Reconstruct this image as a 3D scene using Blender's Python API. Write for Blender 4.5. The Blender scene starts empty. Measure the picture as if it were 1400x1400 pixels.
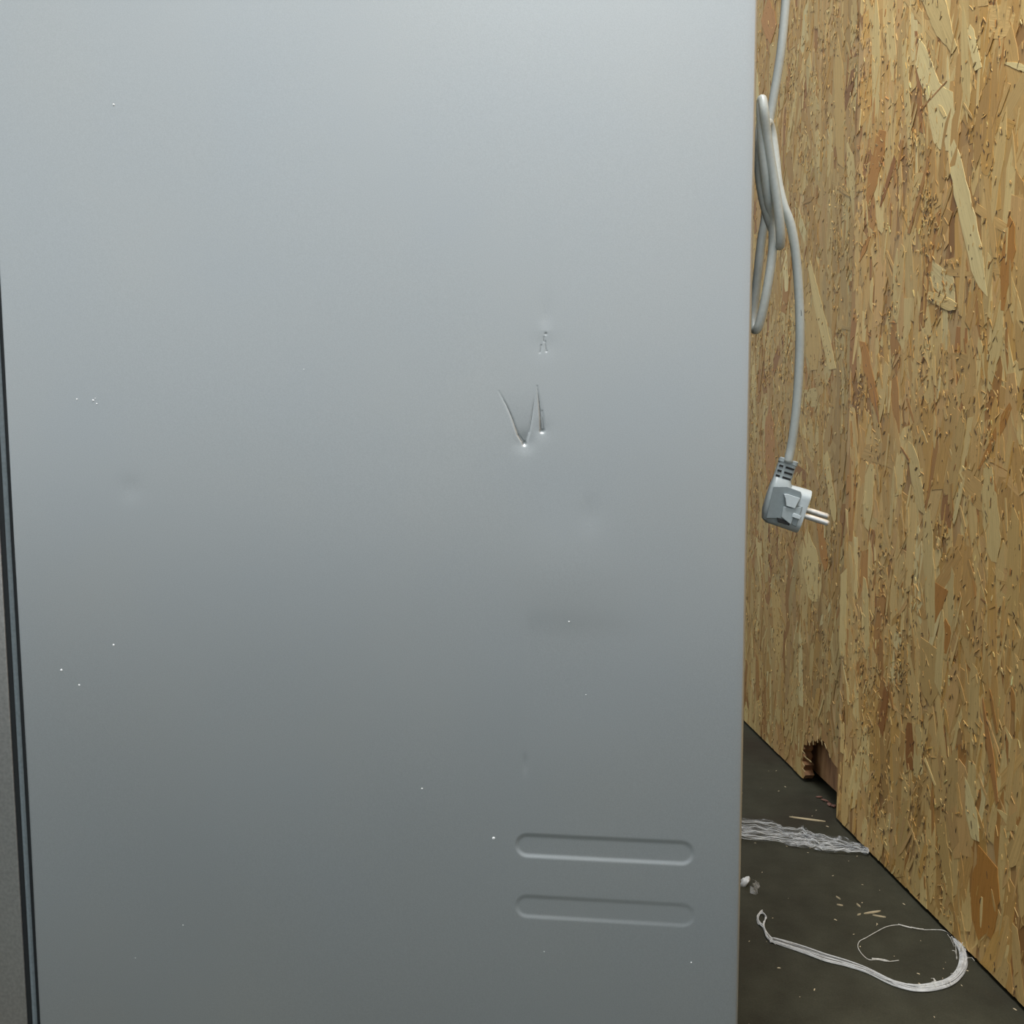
import bpy, math, random
import numpy as np
from mathutils import Vector, Matrix, noise

random.seed(7)
rng = np.random.default_rng(7)
S = bpy.context.scene
COL = S.collection

# ------------------------------------------------------------------ camera
F = 1250.0                      # focal length for a 1400 px frame
HC = 0.68                       # camera height (m)
PITCH = math.radians(5.3)
ROLL = math.radians(-0.23)
cam_d = bpy.data.cameras.new('camera')
cam_d.sensor_fit = 'HORIZONTAL'
cam_d.sensor_width = 36.0
cam_d.lens = 36.0 * F / 1400.0
cam_d.clip_start = 0.02
cam = bpy.data.objects.new('camera', cam_d)
COL.objects.link(cam)
RC = Matrix.Rotation(math.pi / 2 - PITCH, 3, 'X') @ Matrix.Rotation(ROLL, 3, 'Z')
CP = Vector((0, 0, HC))
cam.matrix_world = Matrix.Translation(CP) @ RC.to_4x4()
S.camera = cam

# ------------------------------------------------------------------ world, lamps, exposure
W = bpy.data.worlds.new('hall_ambience')
S.world = W
W.use_nodes = True
bgn = W.node_tree.nodes['Background']
bgn.inputs[0].default_value = (0.90, 0.965, 1.0, 1)
bgn.inputs[1].default_value = 0.79

def lamp(name, loc, target, size, power, color):
    d = bpy.data.lights.new(name, 'AREA')
    d.shape = 'RECTANGLE'
    d.size, d.size_y = size
    d.energy = power
    d.color = color
    o = bpy.data.objects.new(name, d)
    COL.objects.link(o)
    o.location = loc
    o.rotation_euler = (Vector(target) - Vector(loc)).to_track_quat('-Z', 'Y').to_euler()
    return o

lamp('ceiling_lamp', (-1.1, -0.2, 3.2), (-0.9, 0.1, 0), (2.0, 0.8), 14.0, (1.0, 0.99, 0.97))
lamp('wall_fill', (0.20, 0.50, 2.65), (0.7, 0.45, 0.8), (0.5, 0.4), 45.0, (0.98, 0.99, 1.0))  # added fill light, unseen, placed to brighten the near wall
lamp('gap_fill', (-0.02, 0.90, 2.7), (0.3, 0.95, 0), (0.5, 0.4), 4.0, (1.0, 0.97, 0.91))  # added fill above the gap, unseen, lights wall but hardly the panel

vs = S.view_settings
vs.view_transform = 'Standard'
vs.look = 'None'
vs.gamma = 1.0
vs.use_curve_mapping = False
vs.exposure = 0.0

# ------------------------------------------------------------------ helpers
def ray(px, py):
    return (RC @ Vector(((px - 700) / F, (700 - py) / F, -1.0)))

def on_depth(px, py, depth):                # point at a given distance along +Y
    r = ray(px, py)
    return CP + r * (depth / r.y)

def on_plane(px, py, p0, n):
    r = ray(px, py)
    return CP + r * ((p0 - CP).dot(n) / r.dot(n))

def on_floor(px, py, z=0.0):
    return on_plane(px, py, Vector((0, 0, z)), Vector((0, 0, 1)))

def srgb(r, g, b):
    def f(c):
        c /= 255.0
        return c / 12.92 if c <= 0.04045 else ((c + 0.055) / 1.055) ** 2.4
    return (f(r), f(g), f(b), 1.0)

def tag(o, label=None, cat=None, group=None, kind=None):
    if label: o['label'] = label
    if cat: o['category'] = cat
    if group: o['group'] = group
    if kind: o['kind'] = kind
    return o

def empty(name, loc, rotz=0.0):
    o = bpy.data.objects.new(name, None)
    COL.objects.link(o)
    o.location = loc
    o.rotation_euler = (0, 0, rotz)
    o.empty_display_size = 0.05
    return o

class MB:
    """collects polygons, links them as one mesh object"""
    def __init__(self):
        self.v, self.f = [], []
    def box(self, x0, x1, y0, y1, z0, z1):
        b = len(self.v)
        self.v += [(x, y, z) for z in (z0, z1) for y in (y0, y1) for x in (x0, x1)]
        self.f += [tuple(b + i for i in q) for q in
                   ((0, 2, 3, 1), (4, 5, 7, 6), (0, 1, 5, 4), (2, 6, 7, 3), (0, 4, 6, 2), (1, 3, 7, 5))]
        return self
    def tube(self, pts, rad, n=8, caps=True):
        pts = [Vector(p) for p in pts]
        m = len(pts)
        rad = rad if hasattr(rad, '__len__') else [rad] * m
        b = len(self.v)
        up = None
        for i, p in enumerate(pts):
            t = (pts[min(i + 1, m - 1)] - pts[max(i - 1, 0)]).normalized()
            if up is None:
                up = t.orthogonal().normalized()
            up = (up - t * up.dot(t)).normalized()
            s = t.cross(up)
            for k in range(n):
                a = 2 * math.pi * k / n
                self.v.append(tuple(p + (up * math.cos(a) + s * math.sin(a)) * rad[i]))
        for i in range(m - 1):
            for k in range(n):
                k2 = (k + 1) % n
                self.f.append((b + i * n + k, b + i * n + k2, b + (i + 1) * n + k2, b + (i + 1) * n + k))
        if caps:
            self.f.append(tuple(b + k for k in reversed(range(n))))
            self.f.append(tuple(b + (m - 1) * n + k for k in range(n)))
        return self
    def loft(self, rings, cap0=True, cap1=True):
        b = len(self.v)
        n = len(rings[0])
        for r in rings:
            self.v += [tuple(p) for p in r]
        for i in range(len(rings) - 1):
            for k in range(n):
                k2 = (k + 1) % n
                self.f.append((b + i * n + k, b + i * n + k2, b + (i + 1) * n + k2, b + (i + 1) * n + k))
        if cap0: self.f.append(tuple(b + k for k in reversed(range(n))))
        if cap1: self.f.append(tuple(b + (len(rings) - 1) * n + k for k in range(n)))
        return self
    def build(self, name, mat, parent=None, smooth=False, bevel=0.0, segs=2):
        me = bpy.data.meshes.new(name)
        me.from_pydata(self.v, [], self.f)
        me.materials.append(mat)
        import bmesh
        bm = bmesh.new(); bm.from_mesh(me)
        bmesh.ops.recalc_face_normals(bm, faces=bm.faces)
        bm.to_mesh(me); bm.free()
        o = bpy.data.objects.new(name, me)
        COL.objects.link(o)
        if parent: o.parent = parent
        if bevel:
            md = o.modifiers.new('bevel', 'BEVEL')
            md.width = bevel; md.segments = segs; md.limit_method = 'ANGLE'
        if smooth or bevel:
            me.polygons.foreach_set('use_smooth', [True] * len(me.polygons))
            if bevel or smooth == 'angle':
                try:
                    me.set_sharp_from_angle(angle=math.radians(40))
                except Exception:
                    pass
        return o

def catmull(pts, n=8):
    pts = [np.array(p, float) for p in pts]
    P = [2 * pts[0] - pts[1]] + pts + [2 * pts[-1] - pts[-2]]
    out = []
    for i in range(1, len(P) - 2):
        for k in range(n):
            t = k / n
            out.append(0.5 * (2 * P[i] + (P[i + 1] - P[i - 1]) * t
                       + (2 * P[i - 1] - 5 * P[i] + 4 * P[i + 1] - P[i + 2]) * t * t
                       + (3 * P[i] - P[i - 1] - 3 * P[i + 1] + P[i + 2]) * t ** 3))
    out.append(pts[-1])
    return out

# ------------------------------------------------------------------ materials
def material(name):
    m = bpy.data.materials.new(name)
    m.use_nodes = True
    nt = m.node_tree
    return m, nt, nt.nodes['Principled BSDF']

def nd(nt, typ, **kw):
    n = nt.nodes.new(typ)
    for k, v in kw.items():
        if k.startswith('i_'):
            key = k[2:]
            key = int(key) if key.isdigit() else key.replace('_', ' ')
            n.inputs[key].default_value = v
        else:
            setattr(n, k, v)
    return n

def ramp(nt, fac, stops):
    r = nt.nodes.new('ShaderNodeValToRGB')
    el = r.color_ramp.elements
    el[0].position, el[0].color = stops[0]
    el[1].position, el[1].color = stops[-1]
    for p, c in stops[1:-1]:
        e = el.new(p); e.color = c
    nt.links.new(fac, r.inputs[0])
    return r

def add_bump(nt, bsdf, height, strength, dist):
    b = nd(nt, 'ShaderNodeBump')
    b.inputs['Strength'].default_value = strength
    b.inputs['Distance'].default_value = dist
    nt.links.new(height, b.inputs['Height'])
    nt.links.new(b.outputs[0], bsdf.inputs['Normal'])

def plain(name, col, rough=0.5, metal=0.0, nscale=300, namp=0.12, bump=0.0):
    m, nt, b = material(name)
    tc = nd(nt, 'ShaderNodeTexCoord')
    nz = nd(nt, 'ShaderNodeTexNoise'); nz.inputs['Scale'].default_value = nscale
    nz.inputs['Detail'].default_value = 4
    nt.links.new(tc.outputs['Object'], nz.inputs['Vector'])
    c0 = tuple(c * (1 - namp) for c in col[:3]) + (1,)
    c1 = tuple(min(1, c * (1 + namp)) for c in col[:3]) + (1,)
    r = ramp(nt, nz.outputs[0], [(0.3, c0), (0.7, c1)])
    nt.links.new(r.outputs[0], b.inputs['Base Color'])
    b.inputs['Roughness'].default_value = rough
    b.inputs['Metallic'].default_value = metal
    if bump:
        add_bump(nt, b, nz.outputs[0], bump, 0.0005)
    return m

# silver painted sheet steel with a fine orange-peel grain
def panel_mat():
    m, nt, b = material('silver_paint')
    tc = nd(nt, 'ShaderNodeTexCoord')
    big = nd(nt, 'ShaderNodeTexNoise'); big.inputs['Scale'].default_value = 6
    fine = nd(nt, 'ShaderNodeTexNoise'); fine.inputs['Scale'].default_value = 1100
    fine.inputs['Detail'].default_value = 2
    nt.links.new(tc.outputs['Object'], big.inputs['Vector'])
    nt.links.new(tc.outputs['Object'], fine.inputs['Vector'])
    r = ramp(nt, big.outputs[0], [(0.3, (0.61, 0.64, 0.65, 1)), (0.7, (0.63, 0.65, 0.645, 1))])
    mx = nd(nt, 'ShaderNodeMix', data_type='RGBA', blend_type='MULTIPLY')
    r2 = ramp(nt, fine.outputs[0], [(0.25, (0.90, 0.90, 0.90, 1)), (0.75, (1, 1, 1, 1))])
    mx.inputs['Factor'].default_value = 1
    nt.links.new(r.outputs[0], mx.inputs['A']); nt.links.new(r2.outputs[0], mx.inputs['B'])
    nt.links.new(mx.outputs['Result'], b.inputs['Base Color'])
    b.inputs['Metallic'].default_value = 0.88
    b.inputs['Roughness'].default_value = 0.48
    add_bump(nt, b, fine.outputs[0], 0.10, 0.0004)
    return m

def osb_mat(name, use_attr=True):
    m, nt, b = material(name)
    if use_attr:
        at = nd(nt, 'ShaderNodeAttribute', attribute_name='tint')
        uv = nd(nt, 'ShaderNodeUVMap', uv_map='grain')
        sep = nd(nt, 'ShaderNodeSeparateXYZ')
        nt.links.new(uv.outputs[0], sep.inputs[0])
        cmb = nd(nt, 'ShaderNodeCombineXYZ')
        mu = nd(nt, 'ShaderNodeMath', operation='MULTIPLY'); mu.inputs[1].default_value = 16
        mv = nd(nt, 'ShaderNodeMath', operation='MULTIPLY'); mv.inputs[1].default_value = 520
        ma = nd(nt, 'ShaderNodeMath', operation='MULTIPLY'); ma.inputs[1].default_value = 91.7
        nt.links.new(sep.outputs[0], mu.inputs[0]); nt.links.new(sep.outputs[1], mv.inputs[0])
        nt.links.new(at.outputs['Alpha'], ma.inputs[0])
        nt.links.new(mu.outputs[0], cmb.inputs[0]); nt.links.new(mv.outputs[0], cmb.inputs[1])
        nt.links.new(ma.outputs[0], cmb.inputs[2])
        g = nd(nt, 'ShaderNodeTexNoise'); g.inputs['Scale'].default_value = 1.0
        g.inputs['Detail'].default_value = 5; g.inputs['Roughness'].default_value = 0.6
        nt.links.new(cmb.outputs[0], g.inputs['Vector'])
        # short dark fibre specks
        cmb2 = nd(nt, 'ShaderNodeCombineXYZ')
        mu2 = nd(nt, 'ShaderNodeMath', operation='MULTIPLY'); mu2.inputs[1].default_value = 110
        mv2 = nd(nt, 'ShaderNodeMath', operation='MULTIPLY'); mv2.inputs[1].default_value = 420
        nt.links.new(sep.outputs[0], mu2.inputs[0]); nt.links.new(sep.outputs[1], mv2.inputs[0])
        nt.links.new(mu2.outputs[0], cmb2.inputs[0]); nt.links.new(mv2.outputs[0], cmb2.inputs[1])
        nt.links.new(ma.outputs[0], cmb2.inputs[2])
        g2 = nd(nt, 'ShaderNodeTexNoise'); g2.inputs['Scale'].default_value = 1.0
        g2.inputs['Detail'].default_value = 2
        nt.links.new(cmb2.outputs[0], g2.inputs['Vector'])
        r1 = ramp(nt, g.outputs[0], [(0.25, (0.78, 0.75, 0.70, 1)), (0.5, (0.97, 0.96, 0.95, 1)), (0.75, (1.08, 1.08, 1.07, 1))])
        r2 = ramp(nt, g2.outputs[0], [(0.22, (0.50, 0.42, 0.34, 1)), (0.33, (1, 1, 1, 1))])
        m1 = nd(nt, 'ShaderNodeMix', data_type='RGBA', blend_type='MULTIPLY'); m1.inputs['Factor'].default_value = 1
        m2 = nd(nt, 'ShaderNodeMix', data_type='RGBA', blend_type='MULTIPLY'); m2.inputs['Factor'].default_value = 1
        nt.links.new(at.outputs['Color'], m1.inputs['A']); nt.links.new(r1.outputs[0], m1.inputs['B'])
        nt.links.new(m1.outputs['Result'], m2.inputs['A']); nt.links.new(r2.outputs[0], m2.inputs['B'])
        nt.links.new(m2.outputs['Result'], b.inputs['Base Color'])
        add_bump(nt, b, g.outputs[0], 0.35, 0.0008)
    else:
        tc = nd(nt, 'ShaderNodeTexCoord')
        mp = nd(nt, 'ShaderNodeMapping'); mp.inputs['Scale'].default_value = (60, 60, 9)
        nt.links.new(tc.outputs['Object'], mp.inputs['Vector'])
        v = nd(nt, 'ShaderNodeTexVoronoi'); v.inputs['Scale'].default_value = 1.0
        nt.links.new(mp.outputs[0], v.inputs['Vector'])
        r = ramp(nt, v.outputs['Color'], [(0.0, srgb(150, 105, 55)), (0.5, srgb(188, 147, 90)), (1.0, srgb(214, 182, 128))])
        nt.links.new(r.outputs[0], b.inputs['Base Color'])
        add_bump(nt, b, v.outputs['Distance'], 0.4, 0.001)
    b.inputs['Roughness'].default_value = 0.62
    return m

def floor_mat():
    m, nt, b = material('dark_floor')
    tc = nd(nt, 'ShaderNodeTexCoord')
    def nz(scale, detail=6, rough=0.6):
        n = nd(nt, 'ShaderNodeTexNoise'); n.inputs['Scale'].default_value = scale
        n.inputs['Detail'].default_value = detail; n.inputs['Roughness'].default_value = rough
        nt.links.new(tc.outputs['Object'], n.inputs['Vector'])
        return n
    a, c, d = nz(3.2), nz(26), nz(420, 3)
    r = ramp(nt, a.outputs[0], [(0.3, srgb(55, 47, 38)), (0.48, srgb(64, 63, 51)), (0.7, srgb(76, 75, 61))])
    r2 = ramp(nt, c.outputs[0], [(0.3, (0.72, 0.70, 0.68, 1)), (0.65, (1, 1, 1, 1))])
    r3 = ramp(nt, d.outputs[0], [(0.3, (0.80, 0.80, 0.80, 1)), (0.62, (1, 1, 1, 1)), (0.80, (1.35, 1.33, 1.25, 1))])
    m1 = nd(nt, 'ShaderNodeMix', data_type='RGBA', blend_type='MULTIPLY'); m1.inputs['Factor'].default_value = 1
    m2 = nd(nt, 'ShaderNodeMix', data_type='RGBA', blend_type='MULTIPLY'); m2.inputs['Factor'].default_value = 1
    nt.links.new(r.outputs[0], m1.inputs['A']); nt.links.new(r2.outputs[0], m1.inputs['B'])
    nt.links.new(m1.outputs['Result'], m2.inputs['A']); nt.links.new(r3.outputs[0], m2.inputs['B'])
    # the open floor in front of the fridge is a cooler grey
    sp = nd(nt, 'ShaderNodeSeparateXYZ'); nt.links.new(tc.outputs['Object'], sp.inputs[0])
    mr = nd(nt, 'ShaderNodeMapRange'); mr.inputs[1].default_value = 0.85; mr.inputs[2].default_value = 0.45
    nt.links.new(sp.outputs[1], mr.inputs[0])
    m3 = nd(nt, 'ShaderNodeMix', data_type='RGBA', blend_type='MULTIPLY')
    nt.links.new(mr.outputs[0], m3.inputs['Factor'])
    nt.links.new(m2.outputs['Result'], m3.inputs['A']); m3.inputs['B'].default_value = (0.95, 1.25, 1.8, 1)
    nt.links.new(m3.outputs['Result'], b.inputs['Base Color'])
    b.inputs['Specular IOR Level'].default_value = 0.22
    b.inputs['Roughness'].default_value = 0.62
    add_bump(nt, b, d.outputs[0], 0.25, 0.001)
    return m

def film_mat(name, lo, hi, scale, col=(0.9, 0.9, 0.88, 1), rough=0.18, streak=False):
    m, nt, b = material(name)
    out = nt.nodes['Material Output']
    tc = nd(nt, 'ShaderNodeTexCoord')
    n = nd(nt, 'ShaderNodeTexNoise'); n.inputs['Scale'].default_value = scale
    n.inputs['Detail'].default_value = 4
    nt.links.new(tc.outputs['Object'], n.inputs['Vector'])
    if streak:
        mp = nd(nt, 'ShaderNodeMapping'); mp.inputs['Scale'].default_value = (22, 150, 150)
        mp.inputs['Rotation'].default_value = (0, 0, 0.25)
        nt.links.new(tc.outputs['Object'], mp.inputs['Vector']); nt.links.new(mp.outputs[0], n.inputs['Vector'])
        n.inputs['Scale'].default_value = 1.0
        r = ramp(nt, n.outputs[0], [(0.40, (.02, .02, .02, 1)), (0.54, (.06, .06, .06, 1)), (0.62, (.28, .28, .28, 1)), (0.72, (.62, .62, .62, 1))])
    else:
        r = ramp(nt, n.outputs[0], [(0.35, (lo, lo, lo, 1)), (0.7, (hi, hi, hi, 1))])
    b.inputs['Base Color'].default_value = col
    b.inputs['Roughness'].default_value = rough
    nt.links.new(r.outputs[0], b.inputs['Alpha'])
    return m

M_panel = panel_mat()
M_strand = osb_mat('osb_strand_wood')
M_board = osb_mat('osb_board_wood', False)
M_floor = floor_mat()
M_black = plain('black_rubber', (0.012, 0.014, 0.015, 1), 0.55)
M_gasket = plain('grey_gasket', srgb(118, 128, 132), 0.5)
M_door = plain('brushed_steel', (0.58, 0.56, 0.53, 1), 0.33, 0.85)
M_dark = plain('dark_back', (0.08, 0.08, 0.08, 1), 0.6)
M_cord = plain('grey_pvc', srgb(184, 190, 186), 0.42, namp=0.05)
M_print = plain('cord_print', srgb(60, 64, 62), 0.6)
M_plug = plain('grey_plug_plastic', srgb(158, 168, 170), 0.38, namp=0.05)
M_plugd = plain('grey_plug_dull', srgb(128, 138, 140), 0.5, namp=0.05)
M_plugl = plain('grey_plug_light', srgb(190, 200, 203), 0.32, namp=0.04)
M_slot = plain('slot_dark', (0.01, 0.01, 0.01, 1), 0.7)
M_pin = plain('nickel_pin', (0.90, 0.89, 0.86, 1), 0.38, 0.75)
M_white = plain('white_foam', (0.86, 0.87, 0.86, 1), 0.6, namp=0.06)
M_sliver = plain('pale_splinter', srgb(214, 196, 160), 0.6)
M_redchip = plain('red_brown_chip', srgb(120, 84, 70), 0.7)
M_crease = plain('crease_grey', srgb(96, 100, 100), 0.6)
M_film = film_mat('clear_wrap', 0, 0, 1, (0.95, 0.96, 0.97, 1), 0.10, streak=True)
M_strap = film_mat('white_fibre', 0.35, 0.85, 60, rough=0.3)
M_thread = film_mat('fine_fibre', 0.5, 0.9, 200, (0.85, 0.82, 0.74, 1), 0.4)
M_foil = film_mat('loose_film', 0.05, 0.35, 150)

# ------------------------------------------------------------------ floor
fl = MB().box(-4, 2.5, -4, 5, -0.05, 0).build('floor', M_floor)
tag(fl, kind='structure')

# ------------------------------------------------------------------ right wall: frame of reference
VPX = 614.0
wd = ray(VPX, 700); wd = Vector((wd.x, wd.y, 0)).normalized()      # along the wall, away from us
WN = Vector((-wd.y, wd.x, 0))                                       # out of the wall, into the room
if WN.x > 0: WN = -WN
P_base2 = on_floor(1275, 1256)                                      # a point on the foot of the near board
def wall_frame(off):
    return P_base2 - WN * off
def to_wall(px, py, off=0.0):
    p = on_plane(px, py, wall_frame(off), WN)
    d = p - P_base2
    return d.dot(wd), p.z
seam_s, _ = to_wall(1144, 1090)
wall = empty('wall_right', P_base2, math.atan2(wd.y, wd.x))
tag(wall, 'bare OSB board wall right of the fridge', kind='structure')
# local frame of the wall: x = along wall away from us, y = to the left of x = into the room, z up
THK = 0.018
OFF1 = 0.011                                                         # far board stands 11 mm further back
GAP = 0.006

# hole outline in the far board, (px, py) on its face
hole_px = [(1098, 1067), (1101, 1060), (1098, 1052), (1100.5, 1046), (1096.5, 1040), (1099, 1034), (1096.5, 1028),
           (1099.5, 1024), (1098, 1018), (1103, 1019), (1104, 1012), (1108, 1016), (1111, 1011), (1115, 1014), (1119, 1010),
           (1122, 1014), (1126, 1013), (1129, 1020), (1132, 1027), (1135, 1034), (1139, 1043), (1144, 1049), (1150, 1054)]
hole = [to_wall(x, y, OFF1) for x, y in hole_px]

def in_hole(s, z):
    """inside the broken-out corner of the far board (with a small margin)"""
    poly = [(hole[0][0], -0.1)] + hole + [(hole[-1][0] - 0.3, hole[-1][1]), (hole[-1][0] - 0.3, -0.1)]
    c = False
    j = len(poly) - 1
    for i in range(len(poly)):
        (x1, y1), (x2, y2) = poly[i], poly[j]
        if (y1 > z) != (y2 > z) and s < (x2 - x1) * (z - y1) / (y2 - y1) + x1:
            c = not c
        j = i
    return c

S_FAR, S_NEAR, ZTOP = seam_s + 1.25, seam_s - 1.25, 2.5
def plank_mat():
    m, nt, b = material('old_plank')
    tc = nd(nt, 'ShaderNodeTexCoord')
    mp = nd(nt, 'ShaderNodeMapping'); mp.inputs['Scale'].default_value = (60, 60, 10); mp.inputs['Rotation'].default_value = (0, 0.5, 0)
    nt.links.new(tc.outputs['Object'], mp.inputs['Vector'])
    n = nd(nt, 'ShaderNodeTexNoise'); n.inputs['Scale'].default_value = 1; n.inputs['Detail'].default_value = 5
    nt.links.new(mp.outputs[0], n.inputs['Vector'])
    r = ramp(nt, n.outputs[0], [(0.3, srgb(110, 78, 52)), (0.55, srgb(168, 124, 84)), (0.75, srgb(192, 152, 106))])
    nt.links.new(r.outputs[0], b.inputs['Base Color'])
    b.inputs['Roughness'].default_value = 0.7
    return m
M_plank = plank_mat()
def board_from_outline(outline, y0, y1, name):
    import bmesh
    bm = bmesh.new()
    fr = [bm.verts.new((s, y1, z)) for s, z in outline]
    bk = [bm.verts.new((s, y0, z)) for s, z in outline]
    bm.faces.new(fr); bm.faces.new(list(reversed(bk)))
    n = len(outline)
    for i in range(n):
        bm.faces.new((fr[i], bk[i], bk[(i + 1) % n], fr[(i + 1) % n]))
    bm.normal_update()
    bmesh.ops.triangulate(bm, faces=[f for f in bm.faces if len(f.verts) > 4])
    bmesh.ops.recalc_face_normals(bm, faces=bm.faces)
    me = bpy.data.meshes.new(name); bm.to_mesh(me); bm.free()
    me.materials.append(M_board); me.materials.append(M_plank)
    for p in me.polygons:
        if abs(p.normal.y) < 0.5: p.material_index = 1          # raw brown sawn and broken edges
    o = bpy.data.objects.new(name, me); COL.objects.link(o); o.parent = wall
    return o
near_board = board_from_outline([(seam_s, GAP), (seam_s, ZTOP), (S_NEAR, ZTOP), (S_NEAR, GAP)], -THK, 0, 'board')
hz = [(s, max(z, GAP)) for s, z in hole]
seam1 = seam_s - 0.02
out = [(S_FAR, GAP), (hz[0][0], GAP)] + hz[1:-1] + [(seam1, hz[-1][1]), (seam1, ZTOP), (S_FAR, ZTOP)]
far_board = board_from_outline(out, -OFF1 - THK, -OFF1, 'board')
# reddish plank behind the broken corner
pk = MB().box(seam_s - 0.3, seam_s + 0.75, -OFF1 - THK - 0.05, -OFF1 - THK - 0.012, 0.012, 0.5).build('backing_plank', M_plank, wall)
tag(pk, 'red-brown wood showing through the broken hole at the foot of the wall')
# dark sheet closing the cavity behind the boards
MB().box(S_NEAR, S_FAR, -OFF1 - THK - 0.10, -OFF1 - THK - 0.06, 0.0, ZTOP).build('cavity_back', M_dark, wall)

# ------------------------------------------------------------------ OSB strands
PAL = [(srgb(196, 162, 112), 6), (srgb(203, 172, 124), 6), (srgb(208, 180, 132), 5), (srgb(188, 150, 98), 4), (srgb(200, 164, 118), 3),
       (srgb(216, 192, 146), 2.2), (srgb(176, 130, 78), 1.4), (srgb(198, 158, 98), 3), (srgb(164, 118, 74), 0.7), (srgb(224, 206, 166), 0.6)]
PC = np.array([p[0][:3] for p in PAL]) * np.array([1.17, 1.14, 0.88]); PW = np.array([p[1] for p in PAL]); PW = PW / PW.sum()

class Strands:
    def __init__(self):
        self.v, self.f, self.c, self.uv = [], [], [], []
    def add(self, s, z, y, L, Wd, ang, col, tiltl=0.0, tiltw=0.0, n=6, thick=0.0006, ragged=0.25, prof=None, bend=0.0):
        """flat flake centred on (s, z), y out of the wall; ang from vertical"""
        b = len(self.v)
        ca, sa = math.cos(ang), math.sin(ang)
        rnd = random.random()
        v0 = random.random() * 3
        e0, e1 = random.random(), random.random()
        tops = []
        for i in range(n):
            t = i / (n - 1)
            if prof is not None:
                k = np.interp(t, [q[0] for q in prof], [q[1] for q in prof])
            else:
                k = 1.0
                if t < 0.2: k = (0.12 + 0.88 * e0) + (1 - (0.12 + 0.88 * e0)) * t / 0.2
                if t > 0.8: k = (0.12 + 0.88 * e1) + (1 - (0.12 + 0.88 * e1)) * (1 - t) / 0.2
            wl = Wd * 0.5 * k * (1 + ragged * random.uniform(-1, 1))
            wr = Wd * 0.5 * k * (1 + ragged * random.uniform(-1, 1))
            u = (t - 0.5) * L
            if i in (0, n - 1):
                jl, jr = random.uniform(-.5, .5) * min(Wd, L * .2), random.uniform(-.5, .5) * min(Wd, L * .2)
            else:
                jl = jr = 0
            bd = bend * (4 * (t - .5) ** 2 - .5)
            for w, uu in ((-wl + bd, u + jl), (wr + bd, u + jr)):
                ss = s + w * ca + uu * sa
                zz = z - w * sa + uu * ca
                yy = y + uu * tiltl + w * tiltw
                if zz < GAP: zz = GAP
                self.v.append((ss, yy, zz)); tops.append((uu, w))
                self.v.append((ss, yy - thick, zz))
                self.c += [(*col, rnd)] * 2
                self.uv += [(uu + v0, w + v0)] * 2
        for i in range(n - 1):
            a = b + 4 * i
            self.f.append((a, a + 2, a + 6, a + 4))
            self.f.append((a + 1, a, a + 4, a + 5))
            self.f.append((a + 2, a + 3, a + 7, a + 6))
        self.f.append((b, b + 1, b + 3, b + 2))
        a = b + 4 * (n - 1)
        self.f.append((a + 1, a, a + 2, a + 3))
    def build(self, name, parent, kind=None):
        me = bpy.data.meshes.new(name)
        me.from_pydata(self.v, [], self.f)
        ca = me.attributes.new('tint', 'FLOAT_COLOR', 'POINT')
        ca.data.foreach_set('color', np.array(self.c, dtype=np.float32).ravel())
        uvl = me.uv_layers.new(name='grain')
        li = np.empty(len(me.loops), dtype=np.int32)
        me.loops.foreach_get('vertex_index', li)
        uvl.data.foreach_set('uv', np.array(self.uv, dtype=np.float32)[li].ravel())
        me.materials.append(M_strand)
        o = bpy.data.objects.new(name, me); COL.objects.link(o); o.parent = parent
        if kind: o['kind'] = kind
        return o

def pick_col(tone=1.0):
    c = PC[rng.choice(len(PC), p=PW)] * (1 + 0.07 * rng.normal())
    c = c * tone
    return tuple(c * min(1.0, 0.88 / c.max()))

def rand_ang(sd=11):
    a = rng.normal(0, sd)
    r = random.random()
    if r < 0.10: a = rng.uniform(-45, 45)
    elif r < 0.13: a = rng.uniform(45, 90)
    return math.radians(a)

S0, S1, ZV = seam_s - 0.95, seam_s + 1.1, 1.65       # the stretch of wall in view and a step around it
layers = {0: Strands(), 1: Strands()}
big = []
def which(s): return 0 if s < seam_s else 1
def fits(s, z, L, Wd, ang):
    """keep a flake on its own board and off the hole"""
    hs = abs(L / 2 * math.sin(ang)) + Wd / 2 * abs(math.cos(ang)); hv = L / 2 * abs(math.cos(ang)) + Wd / 2
    w = which(s)
    if w == 0 and s + hs > seam_s: return False
    if w == 1 and s - hs < seam_s - 0.015: return False
    if w == 1 and z - hv < 0.2:
        for t in np.linspace(-.5, .5, 7):
            for q in (-.5, 0, .5):
                if in_hole(s + t * L * math.sin(ang) + q * Wd * math.cos(ang), z + t * L * math.cos(ang) - q * Wd * math.sin(ang)): return False
    return True
LIT_TONE = (1.06, 0.72)                      # light falloff painted into board colour: near brightened, far darkened
def base_y(s): return 0.0 if s < seam_s else -OFF1

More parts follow.
